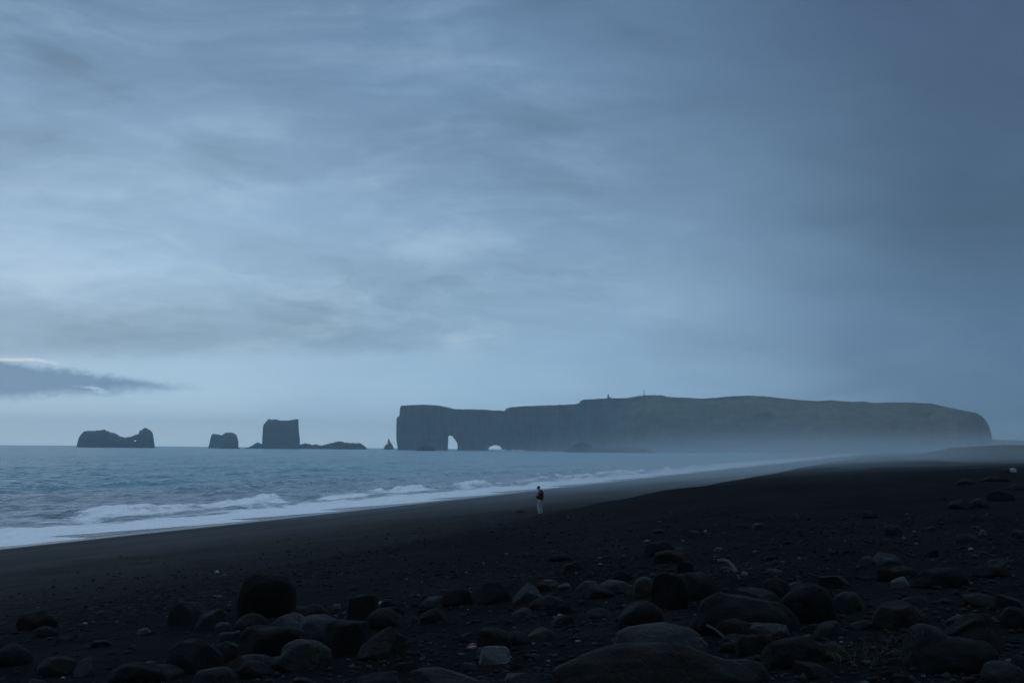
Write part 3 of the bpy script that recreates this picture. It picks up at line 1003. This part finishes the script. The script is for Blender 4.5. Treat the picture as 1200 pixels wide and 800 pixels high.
ROCKS = [
    (312, 724, 68, 53, "dome", "soot", "big square black boulder standing tallest left of centre", 1.0),
    (224, 733, 56, 29, "angular", "dark", "dark wedge boulder left of the big square black one", 0.9),
    (249, 737, 42, 25, "angular", "grey", "grey wedge stone leaning on the dark wedge boulder", 0.8),
    (296, 737, 44, 19, "mound", "brown", "low brownish stone in front of the big square black boulder", 0.9),
    (340, 746, 52, 29, "round", "blue", "smooth bluish stone right in front of the big square black boulder", 0.9),
    (377, 750, 54, 31, "round", "blue", "bluish stone against the right side of another bluish stone", 0.9),
    (371, 726, 34, 19, "round", "dark", "dark stone behind the pair of bluish stones", 0.9),
    (352, 719, 30, 9, "mound", "grey", "low grey stone touching the right foot of the square black boulder", 0.9),
    (268, 757, 30, 17, "slab", "grey", "small grey slab left of the dark boulder heap", 0.9),
    (318, 771, 82, 38, "block", "black", "broad black boulder among the stones below the square one", 0.8),
    (360, 784, 64, 36, "round", "tan", "smooth tan boulder at the front left of centre", 0.9),
    (296, 786, 62, 20, "mound", "grey", "flat grey stone left of the smooth tan boulder", 0.8),
    (226, 788, 68, 40, "round", "dark", "round dark grey boulder at the front left", 0.9),
    (252, 805, 54, 24, "mound", "grey", "grey stone cut by the bottom edge below the round dark boulder", 0.8),
    (262, 738, 22, 9, "slab", "blue", "small bluish slab at the foot of the grey wedge stone", 0.8),
    (423, 726, 44, 30, "block", "black", "upright black boulder right of the bluish stones", 0.9),
    (451, 736, 44, 24, "round", "dark", "dark stone beside the upright black boulder", 0.9),
    (455, 711, 20, 10, "round", "dark", "little dark stone behind the upright black boulder", 0.9),
    (406, 768, 58, 42, "block", "black", "large black boulder right of the smooth tan one", 0.9),
    (453, 772, 66, 38, "angular", "brown", "brown angular boulder with one straight sloping edge", 0.8),
    (513, 713, 44, 15, "round", "grey", "grey rounded stone with a pale top edge, centre left", 0.9),
    (508, 730, 34, 18, "round", "dark", "dark stone just in front of the pale edged grey one", 0.9),
    (536, 710, 36, 22, "round", "black", "black stone beside the pale edged grey one", 0.9),
    (494, 730, 9, 6, "round", "light", "tiny pale stone in the sand at the centre left", 0.9),
    (446, 708, 6, 4, "round", "white", "tiny bright white stone behind the dark ones", 0.9),
    (394, 713, 12, 6, "slab", "light", "small pale slab on the sand right of the square black boulder", 0.9),
    (553, 759, 14, 6, "slab", "red", "small reddish stone on the dark sand", 0.8),
    (583, 778, 46, 21, "slab", "light", "pale grey flat topped slab at the front centre", 0.8),
    (580, 761, 44, 26, "angular", "dark", "dark pointed stone just behind the pale flat slab", 0.9),
    (520, 806, 92, 24, "round", "grey", "speckled grey boulder cut by the bottom edge", 0.8),
    (624, 806, 66, 21, "slab", "blue", "bluish slab cut by the bottom edge right of the speckled boulder", 0.8),
    (578, 707, 48, 27, "mound", "black", "black mound shaped stone near the centre", 0.9),
    (618, 706, 30, 22, "slab", "blue", "tilted bluish slab beside the black mound", 0.7),
    (643, 714, 46, 17, "mound", "dark", "long dark low stone right of the tilted bluish slab", 0.8),
    (612, 723, 26, 12, "mound", "tan", "small tan stone in front of the tilted slab", 0.9),
    (633, 752, 46, 16, "angular", "grey", "low grey ridge shaped stone on the open centre sand", 0.8),
    (644, 687, 26, 8, "slab", "blue", "flat bluish slab behind the long dark stone", 0.8),
    (689, 691, 28, 11, "slab", "blue", "flat bluish slab left of the pale brown pair", 0.8),
    (722, 696, 44, 17, "round", "tan", "left one of the two pale brown stones side by side", 0.9),
    (757, 699, 32, 24, "round", "tan", "right one of the two pale brown stones side by side", 0.9),
    (729, 681, 24, 13, "round", "black", "small black stone behind the pale brown pair", 0.9),
    (784, 714, 44, 44, "block", "black", "black boulder right of the pale brown pair", 0.9),
    (750, 733, 54, 30, "block", "dark", "dark block with a greyish top in front of the pale brown pair", 0.9),
    (702, 724, 32, 12, "mound", "brown", "low brown stone left of the dark block", 0.9),
    (658, 734, 30, 14, "angular", "dark", "small dark ridge stone at centre right", 0.9),
    (774, 773, 114, 44, "round", "blue", "large bluish grey boulder behind the giant brown one", 0.7),
    (768, 815, 250, 62, "mound", "brown", "giant brown boulder cut by the bottom edge", 0.55),
    (819, 702, 46, 32, "round", "dark", "round dark grey boulder behind the broad dark boulder", 0.9),
    (873, 742, 130, 48, "mound", "dark", "broad dark boulder in the middle of the right field", 0.65),
    (947, 730, 66, 48, "round", "black", "tall black boulder right of the broad dark boulder", 0.9),
    (886, 768, 46, 26, "block", "black", "black block carrying a pale bluish slab", 0.9),
    (899, 746, 62, 16, "slab", "blue", "pale bluish slab lying on a black block", 0.7),
    (930, 783, 74, 38, "round", "black", "rounded black boulder right of the pale bluish slab", 0.9),
    (975, 770, 34, 19, "round", "grey", "grey stone between the rounded black boulder and the dry grass", 0.9),
    (884, 800, 32, 26, "round", "grey", "upright grey stone at the bottom beside the giant brown boulder", 0.9),
    (994, 718, 40, 26, "round", "grey", "grey stone right of the tall black boulder", 0.9),
    (1000, 712, 26, 18, "round", "black", "black stone perched behind a grey stone, right field", 0.9),
    (1056, 738, 66, 35, "mound", "brown", "dark brown boulder in the right field", 0.85),
    (1089, 782, 60, 53, "round", "grey", "upright grey rounded boulder in the right foreground", 0.85),
    (1054, 688, 26, 11, "slab", "light", "slanted pale slab in the right field", 0.6),
    (1038, 681, 22, 17, "round", "black", "black stone behind the slanted pale slab", 0.9),
    (1174, 806, 56, 32, "round", "grey", "grey boulder at the bottom right corner", 0.8),
    (1138, 764, 70, 46, "block", "black", "black boulder right of the upright grey one", 0.8),
    (1102, 688, 66, 24, "mound", "black", "low wide black mound at the right", 0.8),
    (1190, 737, 36, 27, "round", "dark", "dark boulder near the right edge", 0.9),
    (1150, 728, 40, 8, "slab", "grey", "thin grey slab at the right", 0.8),
    (1019, 607, 20, 9, "round", "dark", "lone dark stone out on the far right sand", 0.9),
    (1047, 628, 22, 14, "round", "grey", "grey stone pair member on the far right sand", 0.9),
    (1091, 622, 12, 6, "round", "grey", "small grey stone alone on the far right sand", 0.9),
    (1152, 627, 10, 7, "round", "light", "small pale stone alone on the far right sand", 0.9),
    (1194, 631, 20, 11, "round", "grey", "grey stone at the right edge in the middle distance", 0.9),
    (1187, 553, 9, 5, "round", "white", "whitish stone beyond the dark band near the right edge", 0.9),
    (1179, 553, 9, 5, "round", "tan", "dull stone touching the left side of the whitish one", 0.9),
    (1040, 661, 38, 14, "mound", "blue", "bluish low boulder in the right middle distance", 0.8),
    (1093, 653, 12, 10, "block", "black", "black block right of the bluish low boulder", 0.9),
    (1172, 663, 28, 8, "slab", "grey", "flat grey slab right of the middle distance", 0.8),
    (1126, 596, 30, 11, "round", "dark", "dark boulder in the far right band of rocks", 0.9),
    (1147, 594, 22, 11, "round", "grey", "grey boulder in the far right band of rocks", 0.9),
    (1172, 587, 36, 14, "mound", "black", "black mound topping the far right band of rocks", 0.9),
    (1195, 574, 30, 8, "mound", "black", "black low rock at the right edge, far band", 0.9),
    (1132, 567, 22, 6, "mound", "dark", "dark flat rock standing alone above the far right band", 0.9),
    (1166, 564, 34, 6, "mound", "black", "long black low rock above the far right band", 0.9),
    (773, 651, 36, 18, "mound", "black", "lone black boulder on the open sand right of the walker", 0.9),
    (842, 646, 10, 5, "slab", "light", "pale flat stone right of the lone black boulder", 0.9),
    (796, 645, 14, 4, "slab", "blue", "thin bluish slab touching the lone black boulder", 0.9),
    (803, 671, 20, 14, "block", "black", "black stone behind the round dark grey boulder", 0.9),
    (850, 669, 10, 5, "slab", "light", "pale chip of stone among the right boulders", 0.9),
    (872, 675, 12, 6, "slab", "light", "second pale chip right of the driftwood stick", 0.9),
    (906, 672, 24, 6, "slab", "blue", "long pale bluish slab behind the tall black boulder", 0.8),
    (910, 700, 36, 24, "round", "dark", "dark boulder left of the tall black one", 0.9),
    (42, 737, 48, 22, "mound", "black", "low black rock at the left edge of the boulders", 0.9),
    (54, 746, 30, 13, "round", "dark", "dark stone in front of the low black rock at left", 0.9),
    (168, 742, 17, 6, "slab", "light", "narrow pale slab on the sand at the left", 0.6),
    (101, 792, 28, 22, "angular", "blue", "jagged pale stone at the bottom left", 0.8),
    (66, 792, 44, 22, "round", "dark", "dark stone left of the jagged pale one", 0.9),
    (118, 758, 26, 8, "slab", "dark", "flat dark slab at the left", 0.9),
    (14, 780, 46, 26, "round", "dark", "dark boulder in the bottom left corner", 0.9),
    (160, 806, 70, 30, "round", "black", "black boulder at the bottom edge between the left stones", 0.8),
    (610, 600, 12, 3, "mound", "dark", "thin dark stone by the walker's feet", 0.9),
    (520, 694, 12, 4, "slab", "grey", "thin grey stone at the edge of the open sand", 0.9),
    (254, 671, 5, 3, "round", "white", "tiny white stone on the open sand above the square boulder", 0.9),
    (261, 675, 9, 2.5, "slab", "light", "thin pale stone on the sand behind the square boulder", 0.9),
    (254, 700, 10, 3, "slab", "light", "pale chip on the sand left of the square boulder", 0.9),
]
TILT = {"tilted bluish slab beside the black mound": 0.45, "slanted pale slab in the right field": -0.35,
        "narrow pale slab on the sand at the left": -0.2, "pale grey flat topped slab at the front centre": 0.08,
        "brown angular boulder with one straight sloping edge": 0.12}
for i, (px, yb_, w, h, kd, mt, lab, dp) in enumerate(ROCKS):
    small = w < 26
    make_rock(px, yb_, w, h, kd, mt, lab, 1000 + i * 7, dp, TILT.get(lab, 0.0), name="stone" if small else "boulder", cat="stone" if small else "boulder",
              group=None)

# the smaller stones strewn between them: copies of a few shapes
random.seed(12)
protos = []
for i, (kd, mt) in enumerate([("round", "dark"), ("mound", "black"), ("round", "grey"), ("angular", "dark"), ("slab", "blue"), ("round", "black"), ("block", "dark"),
                              ("mound", "brown"), ("round", "tan"), ("slab", "grey"), ("angular", "black"), ("round", "dark")]):
    V, Fc = rock_shape(3000 + i * 13, kd, 4)
    me_ = raw_mesh("stone", V * 0.5, Fc)
    me_.materials.append(RM[mt])
    protos.append((me_, mt))
TONE = {"dark": "dark", "black": "black", "grey": "grey", "blue": "bluish", "brown": "brown", "tan": "tan"}


def zone(px, y):
    if y < 620: return "the far right band of rocks"
    if px > 660: return "the right boulder field" if y > 690 else "the sand behind the right boulders"
    return "the left and centre boulders"


count = 0
placed = []
while count < 165:
    px = random.uniform(-60, 1260)
    y = random.uniform(560, 815)
    edge = 690 if px < 500 else (690 - (px - 500) * 0.42 if px < 1000 else 590 - (px - 1000) * 0.16)
    if y < edge: continue
    depth_in = (y - edge) / (815 - edge)
    if random.random() > (0.30 + 0.9 * depth_in) * (0.30 + 0.70 * S(px, 250, 850)): continue
    g = on_ground(px, y)
    if g is None: continue
    size = random.choice((0.10, 0.13, 0.16, 0.22, 0.30, 0.42)) * random.uniform(0.8, 1.25)
    if y < 640: size *= 0.9
    if any((g - q_).length < (size + s_) * 0.42 for q_, s_ in placed): continue
    placed.append((g, size))
    me_, mt = random.choice(protos)
    if count == 0:
        first = bpy.data.objects.new("stone", me_)
        o = first
    else:
        o = first.copy()
        o.data = me_
    col.objects.link(o)
    o.scale = (size * random.uniform(0.9, 1.3), size * random.uniform(0.8, 1.1), size * random.uniform(0.38, 0.68))
    o.rotation_euler = (random.uniform(-0.25, 0.25), random.uniform(-0.25, 0.25), random.uniform(0, 6.28))
    o.location = (g.x, g.y, g.z + o.scale.z * 0.12)
    zn = zone(px, y)
    tag(o, "smaller %s stone strewn in %s" % (TONE[mt], zn), "stone", "smaller %s stones in %s" % (TONE[mt], zn))
    count += 1

# pebbles and gravel: uncountable, one sheet of little stones
rng = np.random.RandomState(5)
NP = 26000
y_s = np.concatenate([rng.uniform(600, 680, int(NP * 0.42)), rng.uniform(670, 900, NP - int(NP * 0.42))])
x_s = rng.uniform(-140, 1340, NP)
pr = np.array([ray(a, b)[:] for a, b in zip(x_s, y_s)])
D = np.full(NP, 20.0)
for _ in range(40):
    zg = ground(pr[:, 0] * D, D)
    D = np.clip(0.6 * D + 0.4 * (EYE - zg) / np.maximum(1e-3, -pr[:, 2]), 3, 500)
X, Y = pr[:, 0] * D, D
U, Vv = uv(X, Y)
keep_p = S(U, 22, 40) * (0.25 + 0.75 * S(fbm(X / 5, Y / 5, 0, 41, 4), -0.3, 0.3)) + 0.5 * S(U, 48, 54)
ok = rng.rand(NP) < keep_p * 0.9
ok &= (D < 140)
X, Y, D = X[ok], Y[ok], D[ok]
n_p = len(X)
V1, F1 = ICO[1]
size = (0.008 + 0.026 * rng.rand(n_p) ** 4) * (1 + D / 60.0)
jit = 1 + 0.25 * rng.normal(size=(n_p, len(V1)))
VV = V1[None] * jit[:, :, None] * (size[:, None, None] * np.stack([rng.uniform(0.8, 1.5, n_p), rng.uniform(0.7, 1.2, n_p), rng.uniform(0.4, 0.8, n_p)], 1)[:, None, :])
a_ = rng.uniform(0, 6.28, n_p)
ca, sa = np.cos(a_)[:, None], np.sin(a_)[:, None]
VX = VV[:, :, 0] * ca - VV[:, :, 1] * sa + X[:, None]
VY = VV[:, :, 0] * sa + VV[:, :, 1] * ca + Y[:, None]
VZ = VV[:, :, 2] + (ground(X, Y) + size * 0.25)[:, None]
VV = np.stack([VX, VY, VZ], -1).reshape(-1, 3)
FF = (F1[None] + (np.arange(n_p) * len(V1))[:, None, None]).reshape(-1, 3)
me = raw_mesh("pebbles", VV, FF)
tone = np.repeat(rng.rand(n_p), len(V1))
at_ = me.attributes.new("tone", "FLOAT", "POINT")
at_.data.foreach_set("value", tone.astype(np.float32))
mp_, put = mat("pebble_stone")
tn = attr("tone")
put("Base Color", ramp(tn, [(0.0, (0.008, 0.008, 0.009, 1)), (0.7, (0.013, 0.013, 0.0145, 1)), (0.93, (0.024, 0.025, 0.027, 1)), (0.985, (0.06, 0.062, 0.066, 1)), (1.0, (0.16, 0.16, 0.16, 1))]))
put("Roughness", 0.85)
put("Specular IOR Level", 0.08)
tag(link("pebbles", me, mp_), "pebbles and gravel strewn over the black sand", "pebbles", kind="stuff")

# ------------------------------------------------------------------ driftwood and dry grass
M_WOOD = plain_mat("bleached_wood", (0.020, 0.019, 0.018, 1), 0.85, scale=12)


def stick(pts, r0, r1, label):
    P3 = []
    for (px, y, lift) in pts:
        g = on_ground(px, y)
        P3.append(g + Vector((0, 0, lift)))
    org = P3[0].copy()
    P3 = [p - org for p in P3]
    # smooth the polyline
    for _ in range(2):
        Q = [P3[0]]
        for a, b in zip(P3[:-1], P3[1:]):
            Q += [a * 0.75 + b * 0.25, a * 0.25 + b * 0.75]
        P3 = Q + [P3[-1]]
    bm = bmesh.new()
    prev = None
    n = len(P3)
    for i, p in enumerate(P3):
        t = (P3[min(i + 1, n - 1)] - P3[max(i - 1, 0)]).normalized()
        s_ = t.cross(Vector((0, 0, 1))).normalized()
        b_ = s_.cross(t)
        r_ = (r0 + (r1 - r0) * i / (n - 1)) * (1 + 0.18 * math.sin(i * 2.7))
        ring = [bm.verts.new(p + s_ * (r_ * math.cos(k_ * 0.7854)) + b_ * (r_ * math.sin(k_ * 0.7854))) for k_ in range(8)]
        if prev:
            for k_ in range(8):
                bm.faces.new((prev[k_], prev[(k_ + 1) % 8], ring[(k_ + 1) % 8], ring[k_]))
        else:
            bm.faces.new(ring[::-1])
        prev = ring
    bm.faces.new(prev)
    bmesh.ops.recalc_face_normals(bm, faces=bm.faces)
    o = bm_obj("driftwood_stick", bm, M_WOOD, None, True)
    o.location = org
    return tag(o, label, "driftwood", "driftwood sticks")


stick([(846, 676, 0.10), (852, 677, 0.14), (860, 679, 0.12), (868, 682, 0.03)], 0.018, 0.01, "thin curved driftwood stick behind the broad dark boulder")
stick([(842, 676, 0.22), (850, 684, 0.30), (857, 692, 0.32), (864, 700, 0.28)], 0.026, 0.018, "steep driftwood stick leaning over the broad dark boulder")
stick([(829, 747, 0.10), (838, 750, 0.09), (850, 755, 0.05), (864, 757, 0.03)], 0.014, 0.008, "driftwood stick beside the large bluish grey boulder")

M_GRASS = plain_mat("dry_grass_blades", (0.036, 0.025, 0.008, 1), 0.8, (0.018, 0.014, 0.005, 1), 3.0)
bm = bmesh.new()
random.seed(4)
for (cx, cy, sx2, sy2, n) in ((1038, 762, 16, 7, 70), (1016, 778, 14, 4, 30), (1126, 762, 14, 6, 40), (985, 772, 6, 3, 24), (1118, 772, 16, 4, 30)):
    for _ in range(n):
        g = on_ground(random.gauss(cx, sx2), min(799, random.gauss(cy, sy2)))
        if g is None: continue
        L = random.uniform(0.05, 0.16)
        a = random.uniform(0, 6.28)
        d1 = Vector((math.cos(a), math.sin(a), 0))
        s1 = Vector((-d1.y, d1.x, 0)) * 0.0035
        lean = random.uniform(0.3, 1.1)
        pts = [g + d1 * (L * lean * t * t) + Vector((0, 0, L * (t - 0.35 * lean * t * t))) for t in (0, 0.4, 0.75, 1)]
        pv2 = None
        for t, p in zip((1, 0.8, 0.5, 0.08), pts):
            a1, b1 = bm.verts.new(p - s1 * t), bm.verts.new(p + s1 * t)
            if pv2: bm.faces.new((pv2[0], pv2[1], b1, a1))
            pv2 = (a1, b1)
tag(bm_obj("dry_grass", bm, M_GRASS), "yellowed dry grass between the right foreground boulders", "grass", kind="stuff")


# ------------------------------------------------------------------ the walker
def skin_mesh(nodes, edges, sub=2, root=0):
    """nodes: (x, y, z, r) or (x, y, z, rx, ry)"""
    me_ = bpy.data.meshes.new("skin")
    me_.from_pydata([n[:3] for n in nodes], edges, [])
    o = bpy.data.objects.new("skin", me_)
    col.objects.link(o)
    md = o.modifiers.new("Skin", "SKIN")
    md.use_smooth_shade = True
    if not me_.skin_vertices:
        me_.skin_vertices.new()
    for i, n in enumerate(nodes):
        sv2 = me_.skin_vertices[0].data[i]
        sv2.radius = (n[3], n[4] if len(n) > 4 else n[3])
        sv2.use_root = (i == root)
    sb = o.modifiers.new("Sub", "SUBSURF")
    sb.levels = sb.render_levels = sub
    dg = bpy.context.evaluated_depsgraph_get()
    dg.update()
    nm = bpy.data.meshes.new_from_object(o.evaluated_get(dg))
    bpy.data.objects.remove(o)
    for p_ in nm.polygons: p_.use_smooth = True
    return nm


M_SKIN = plain_mat("skin", (0.30, 0.19, 0.14, 1), 0.6, (0.26, 0.16, 0.12, 1), 20)
M_JKT = plain_mat("dark_jacket_cloth", (0.042, 0.026, 0.021, 1), 0.9, scale=30)
M_TRS = plain_mat("pale_trouser_cloth", (0.34, 0.39, 0.42, 1), 0.9, (0.26, 0.31, 0.34, 1), 14)
M_HAIR = plain_mat("dark_hair", (0.010, 0.009, 0.010, 1), 0.7, scale=40)
M_SHOE = plain_mat("dark_shoe", (0.02, 0.02, 0.022, 1), 0.6, scale=30)
gp = on_ground(632.3, 603.2)
# facing -x; x forward is negative, y to the side
B = [(0.02, 0, 0.94, 0.13), (0.01, 0, 1.10, 0.125), (0.03, 0, 1.26, 0.13), (0.03, 0, 1.40, 0.11), (-0.01, 0, 1.475, 0.055), (-0.055, 0, 1.53, 0.055),
     (-0.085, 0, 1.60, 0.088), (-0.105, 0, 1.685, 0.082)]
Ed = [(i, i + 1) for i in range(7)]


def chain(start, pts):
    i0 = len(B)
    B.extend(pts)
    Ed.append((start, i0))
    for j_ in range(len(pts) - 1):
        Ed.append((i0 + j_, i0 + j_ + 1))
    return i0 + len(pts) - 1


for s in (-1, 1):
    st = 0.05 * s
    chain(0, [(0.02 + st * 0.2, 0.095 * s, 0.88, 0.098), (-0.005 + st, 0.10 * s, 0.50, 0.062), (0.03 + st, 0.105 * s, 0.28, 0.052), (0.05 + st, 0.11 * s, 0.09, 0.038),
              (-0.04 + st, 0.12 * s, 0.045, 0.036), (-0.13 + st, 0.13 * s, 0.03, 0.028)])
    h_ = chain(3, [(0.03, 0.175 * s, 1.395, 0.068), (0.03, 0.235 * s, 1.26, 0.052), (0.02, 0.25 * s, 1.12, 0.043), (-0.10, 0.19 * s, 1.10, 0.038), (-0.215, 0.085 * s, 1.125, 0.028),
                   (-0.26, 0.055 * s, 1.135, 0.034)])
    # five fingers curled in front of the chest
    for k_, (dy, ln2) in enumerate(((0.03, 0.85), (0.010, 1.0), (-0.010, 0.95), (-0.03, 0.75))):
        by = 0.055 * s + dy * s * 0.8
        chain(h_, [(-0.30, by, 1.14 + 0.004 * k_, 0.009), (-0.30 - 0.03 * ln2, by - 0.006 * s, 1.13, 0.009), (-0.30 - 0.035 * ln2, by - 0.012 * s, 1.105, 0.008)])
    chain(h_, [(-0.262, 0.028 * s, 1.165, 0.010), (-0.29, 0.014 * s, 1.175, 0.009)])
body = skin_mesh(B, Ed, 2)
# the face: brow, nose and chin pushed out of the head, bowed forward
pco = np.empty(len(body.vertices) * 3, np.float32)
body.vertices.foreach_get("co", pco)
pco = pco.reshape(-1, 3)
for (fx, fz, fy, rad, amt) in ((-0.185, 1.625, 0, 0.022, 0.030), (-0.165, 1.575, 0, 0.035, 0.016), (-0.18, 1.655, 0, 0.04, 0.008), (-0.175, 1.642, 0.032, 0.013, -0.010), (-0.175, 1.642, -0.032, 0.013, -0.010)):
    dd = np.sqrt((pco[:, 0] - fx) ** 2 + (pco[:, 1] - fy) ** 2 + (pco[:, 2] - fz) ** 2)
    pco[:, 0] -= amt * np.exp(-(dd / rad) ** 2)
body.vertices.foreach_set("co", pco.reshape(-1))
person = link("person", body, M_SKIN)
person.location = gp + Vector((0, 0, -0.01))
person.rotation_euler = (0, 0, R(-12))
tag(person, "person in dark jacket and pale trousers standing on the black sand with bowed head", "person")
jn = [(0.03, 0, 0.86, 0.21, 0.20), (0.03, 0, 1.02, 0.205, 0.19), (0.075, 0, 1.20, 0.215, 0.195), (0.085, 0, 1.36, 0.20, 0.185), (0.05, 0, 1.46, 0.135, 0.125), (0.01, 0, 1.53, 0.10, 0.095)]
je = [(i, i + 1) for i in range(5)]
for s in (-1, 1):
    i0 = len(jn)
    jn += [(0.05, 0.18 * s, 1.385, 0.115), (0.045, 0.25 * s, 1.25, 0.092), (0.03, 0.265 * s, 1.11, 0.080), (-0.09, 0.20 * s, 1.085, 0.074), (-0.20, 0.105 * s, 1.115, 0.060)]
    je += [(3, i0)] + [(i0 + q_, i0 + q_ + 1) for q_ in range(4)]
link("jacket", skin_mesh(jn, je, 2), M_JKT, person)
tn_ = [(0.02, 0, 1.04, 0.16, 0.155), (0.02, 0, 0.90, 0.165, 0.15)]
te = [(0, 1)]
for s in (-1, 1):
    i0 = len(tn_)
    st = 0.05 * s
    tn_ += [(0.015 + st * 0.3, 0.095 * s, 0.80, 0.115), (-0.01 + st, 0.10 * s, 0.50, 0.090), (0.025 + st, 0.105 * s, 0.28, 0.074), (0.045 + st, 0.11 * s, 0.07, 0.062)]
    te += [(1, i0)] + [(i0 + q_, i0 + q_ + 1) for q_ in range(3)]
link("trousers", skin_mesh(tn_, te, 2), M_TRS, person)
hm_ = [(-0.055, 0, 1.60, 0.098, 0.098), (-0.075, 0, 1.69, 0.10, 0.10), (-0.08, 0, 1.735, 0.07, 0.07)]
link("hair", skin_mesh([(-0.035, 0, 1.575, 0.07), (-0.055, 0, 1.64, 0.098), (-0.085, 0, 1.71, 0.098), (-0.10, 0, 1.745, 0.06)], [(0, 1), (1, 2), (2, 3)], 2), M_HAIR, person)
for s in (-1, 1):
    st = 0.05 * s
    link("shoe", skin_mesh([(0.075 + st, 0.11 * s, 0.055, 0.05), (-0.02 + st, 0.118 * s, 0.045, 0.05), (-0.14 + st, 0.132 * s, 0.035, 0.04)], [(0, 1), (1, 2)], 2), M_SHOE, person)

# ------------------------------------------------------------------ the one bird in the sky
bp = at_depth(317.5, 291, 700)
bm = bmesh.new()
prof = [(-0.32, 0.01), (-0.22, 0.05), (-0.05, 0.085), (0.12, 0.075), (0.24, 0.045), (0.30, 0.05), (0.36, 0.03), (0.42, 0.005)]
prev = None
for (xx, rr) in prof:
    ring = [bm.verts.new((xx, rr * math.cos(k_ * 0.7854), rr * math.sin(k_ * 0.7854))) for k_ in range(8)]
    if prev:
        for k_ in range(8):
            bm.faces.new((prev[k_], prev[(k_ + 1) % 8], ring[(k_ + 1) % 8], ring[k_]))
    prev = ring
for s in (-1, 1):
    rows = []
    for (yy, zz3, ch, off) in ((0.04, 0.03, 0.22, 0.02), (0.30, 0.16, 0.20, 0.05), (0.60, 0.14, 0.13, -0.02), (0.85, 0.04, 0.02, -0.14)):
        rows.append([bm.verts.new((off + ch / 2, yy * s, zz3)), bm.verts.new((off, yy * s, zz3 + 0.02)), bm.verts.new((off - ch / 2, yy * s, zz3)), bm.verts.new((off, yy * s, zz3 - 0.012))])
    for a, b in zip(rows[:-1], rows[1:]):
        for k_ in range(4):
            bm.faces.new((a[k_], a[(k_ + 1) % 4], b[(k_ + 1) % 4], b[k_]))
bmesh.ops.recalc_face_normals(bm, faces=bm.faces)
bird = bm_obj("bird", bm, plain_mat("grey_feathers", (0.10, 0.10, 0.11, 1), 0.8), None, True)
bird.location = bp
bird.rotation_euler = (R(15), 0, R(60))
tag(bird, "single seabird gliding high in the clouds", "bird")


# ------------------------------------------------------------------ air
def vol_mat(name, density, c, g=0.0):
    m = bpy.data.materials.new(name)
    m.use_nodes = True
    nt = m.node_tree
    nt.nodes.clear()
    v = nt.nodes.new("ShaderNodeVolumePrincipled")
    v.inputs["Density"].default_value = density
    v.inputs["Color"].default_value = c
    v.inputs["Anisotropy"].default_value = g
    o = nt.nodes.new("ShaderNodeOutputMaterial")
    nt.links.new(v.outputs[0], o.inputs["Volume"])
    return m


bm = box_bm([(-1500, 2500, 84, 14500, 14000, 208, 1.0)])
haze = bm_obj("haze", bm, vol_mat("haze_air", 1.15e-4, (0.80, 0.95, 1.0, 1), 0.5))
tag(haze, "thin blue dusk haze lying over the sea and the beach", "haze", kind="stuff")


def mist(cx, cy, rx, ry, rz, rot, density, label, soft=1.5):
    """a bank of spray: densest at its heart, thinning to nothing at its edge"""
    bm = bmesh.new()
    bmesh.ops.create_uvsphere(bm, u_segments=40, v_segments=20, radius=1.0)
    m = vol_mat("sea_mist_air", density, (0.85, 0.95, 1.0, 1), 0.5)
    N.tree = m.node_tree
    p = texco("Object")
    ln = N.tree.nodes.new("ShaderNodeVectorMath")
    ln.operation = "LENGTH"
    N.tree.links.new(p.s, ln.inputs[0])
    r_ = N(ln.outputs["Value"])
    dn = N.math("POWER", N.math("MAXIMUM", 1.0 - r_ * r_, 0.0), soft) * density
    v_ = [n for n in N.tree.nodes if n.bl_idname == "ShaderNodeVolumePrincipled"][0]
    N.tree.links.new(dn.s, v_.inputs["Density"])
    o = bm_obj("sea_mist", bm, m)
    o.location = (cx, cy, 2)
    o.scale = (rx, ry, rz)
    o.rotation_euler = (0, 0, rot)
    return tag(o, label, "mist", kind="stuff")


mist(62, 195, 85, 150, 9, R(-17), 8.0e-3, "thin spray creeping over the sand in the right middle distance")
mist(165, 500, 165, 430, 13, R(-17), 1.9e-3, "spray drifting low over the far sand behind the walker")
mist(420, 1500, 430, 1050, 42, R(-16), 2.2e-4, "sea mist hugging the far end of the beach below the headland")
mist(700, 2600, 1000, 1000, 150, R(-16), 0.5e-4, "thinner mist rising against the right half of the headland")
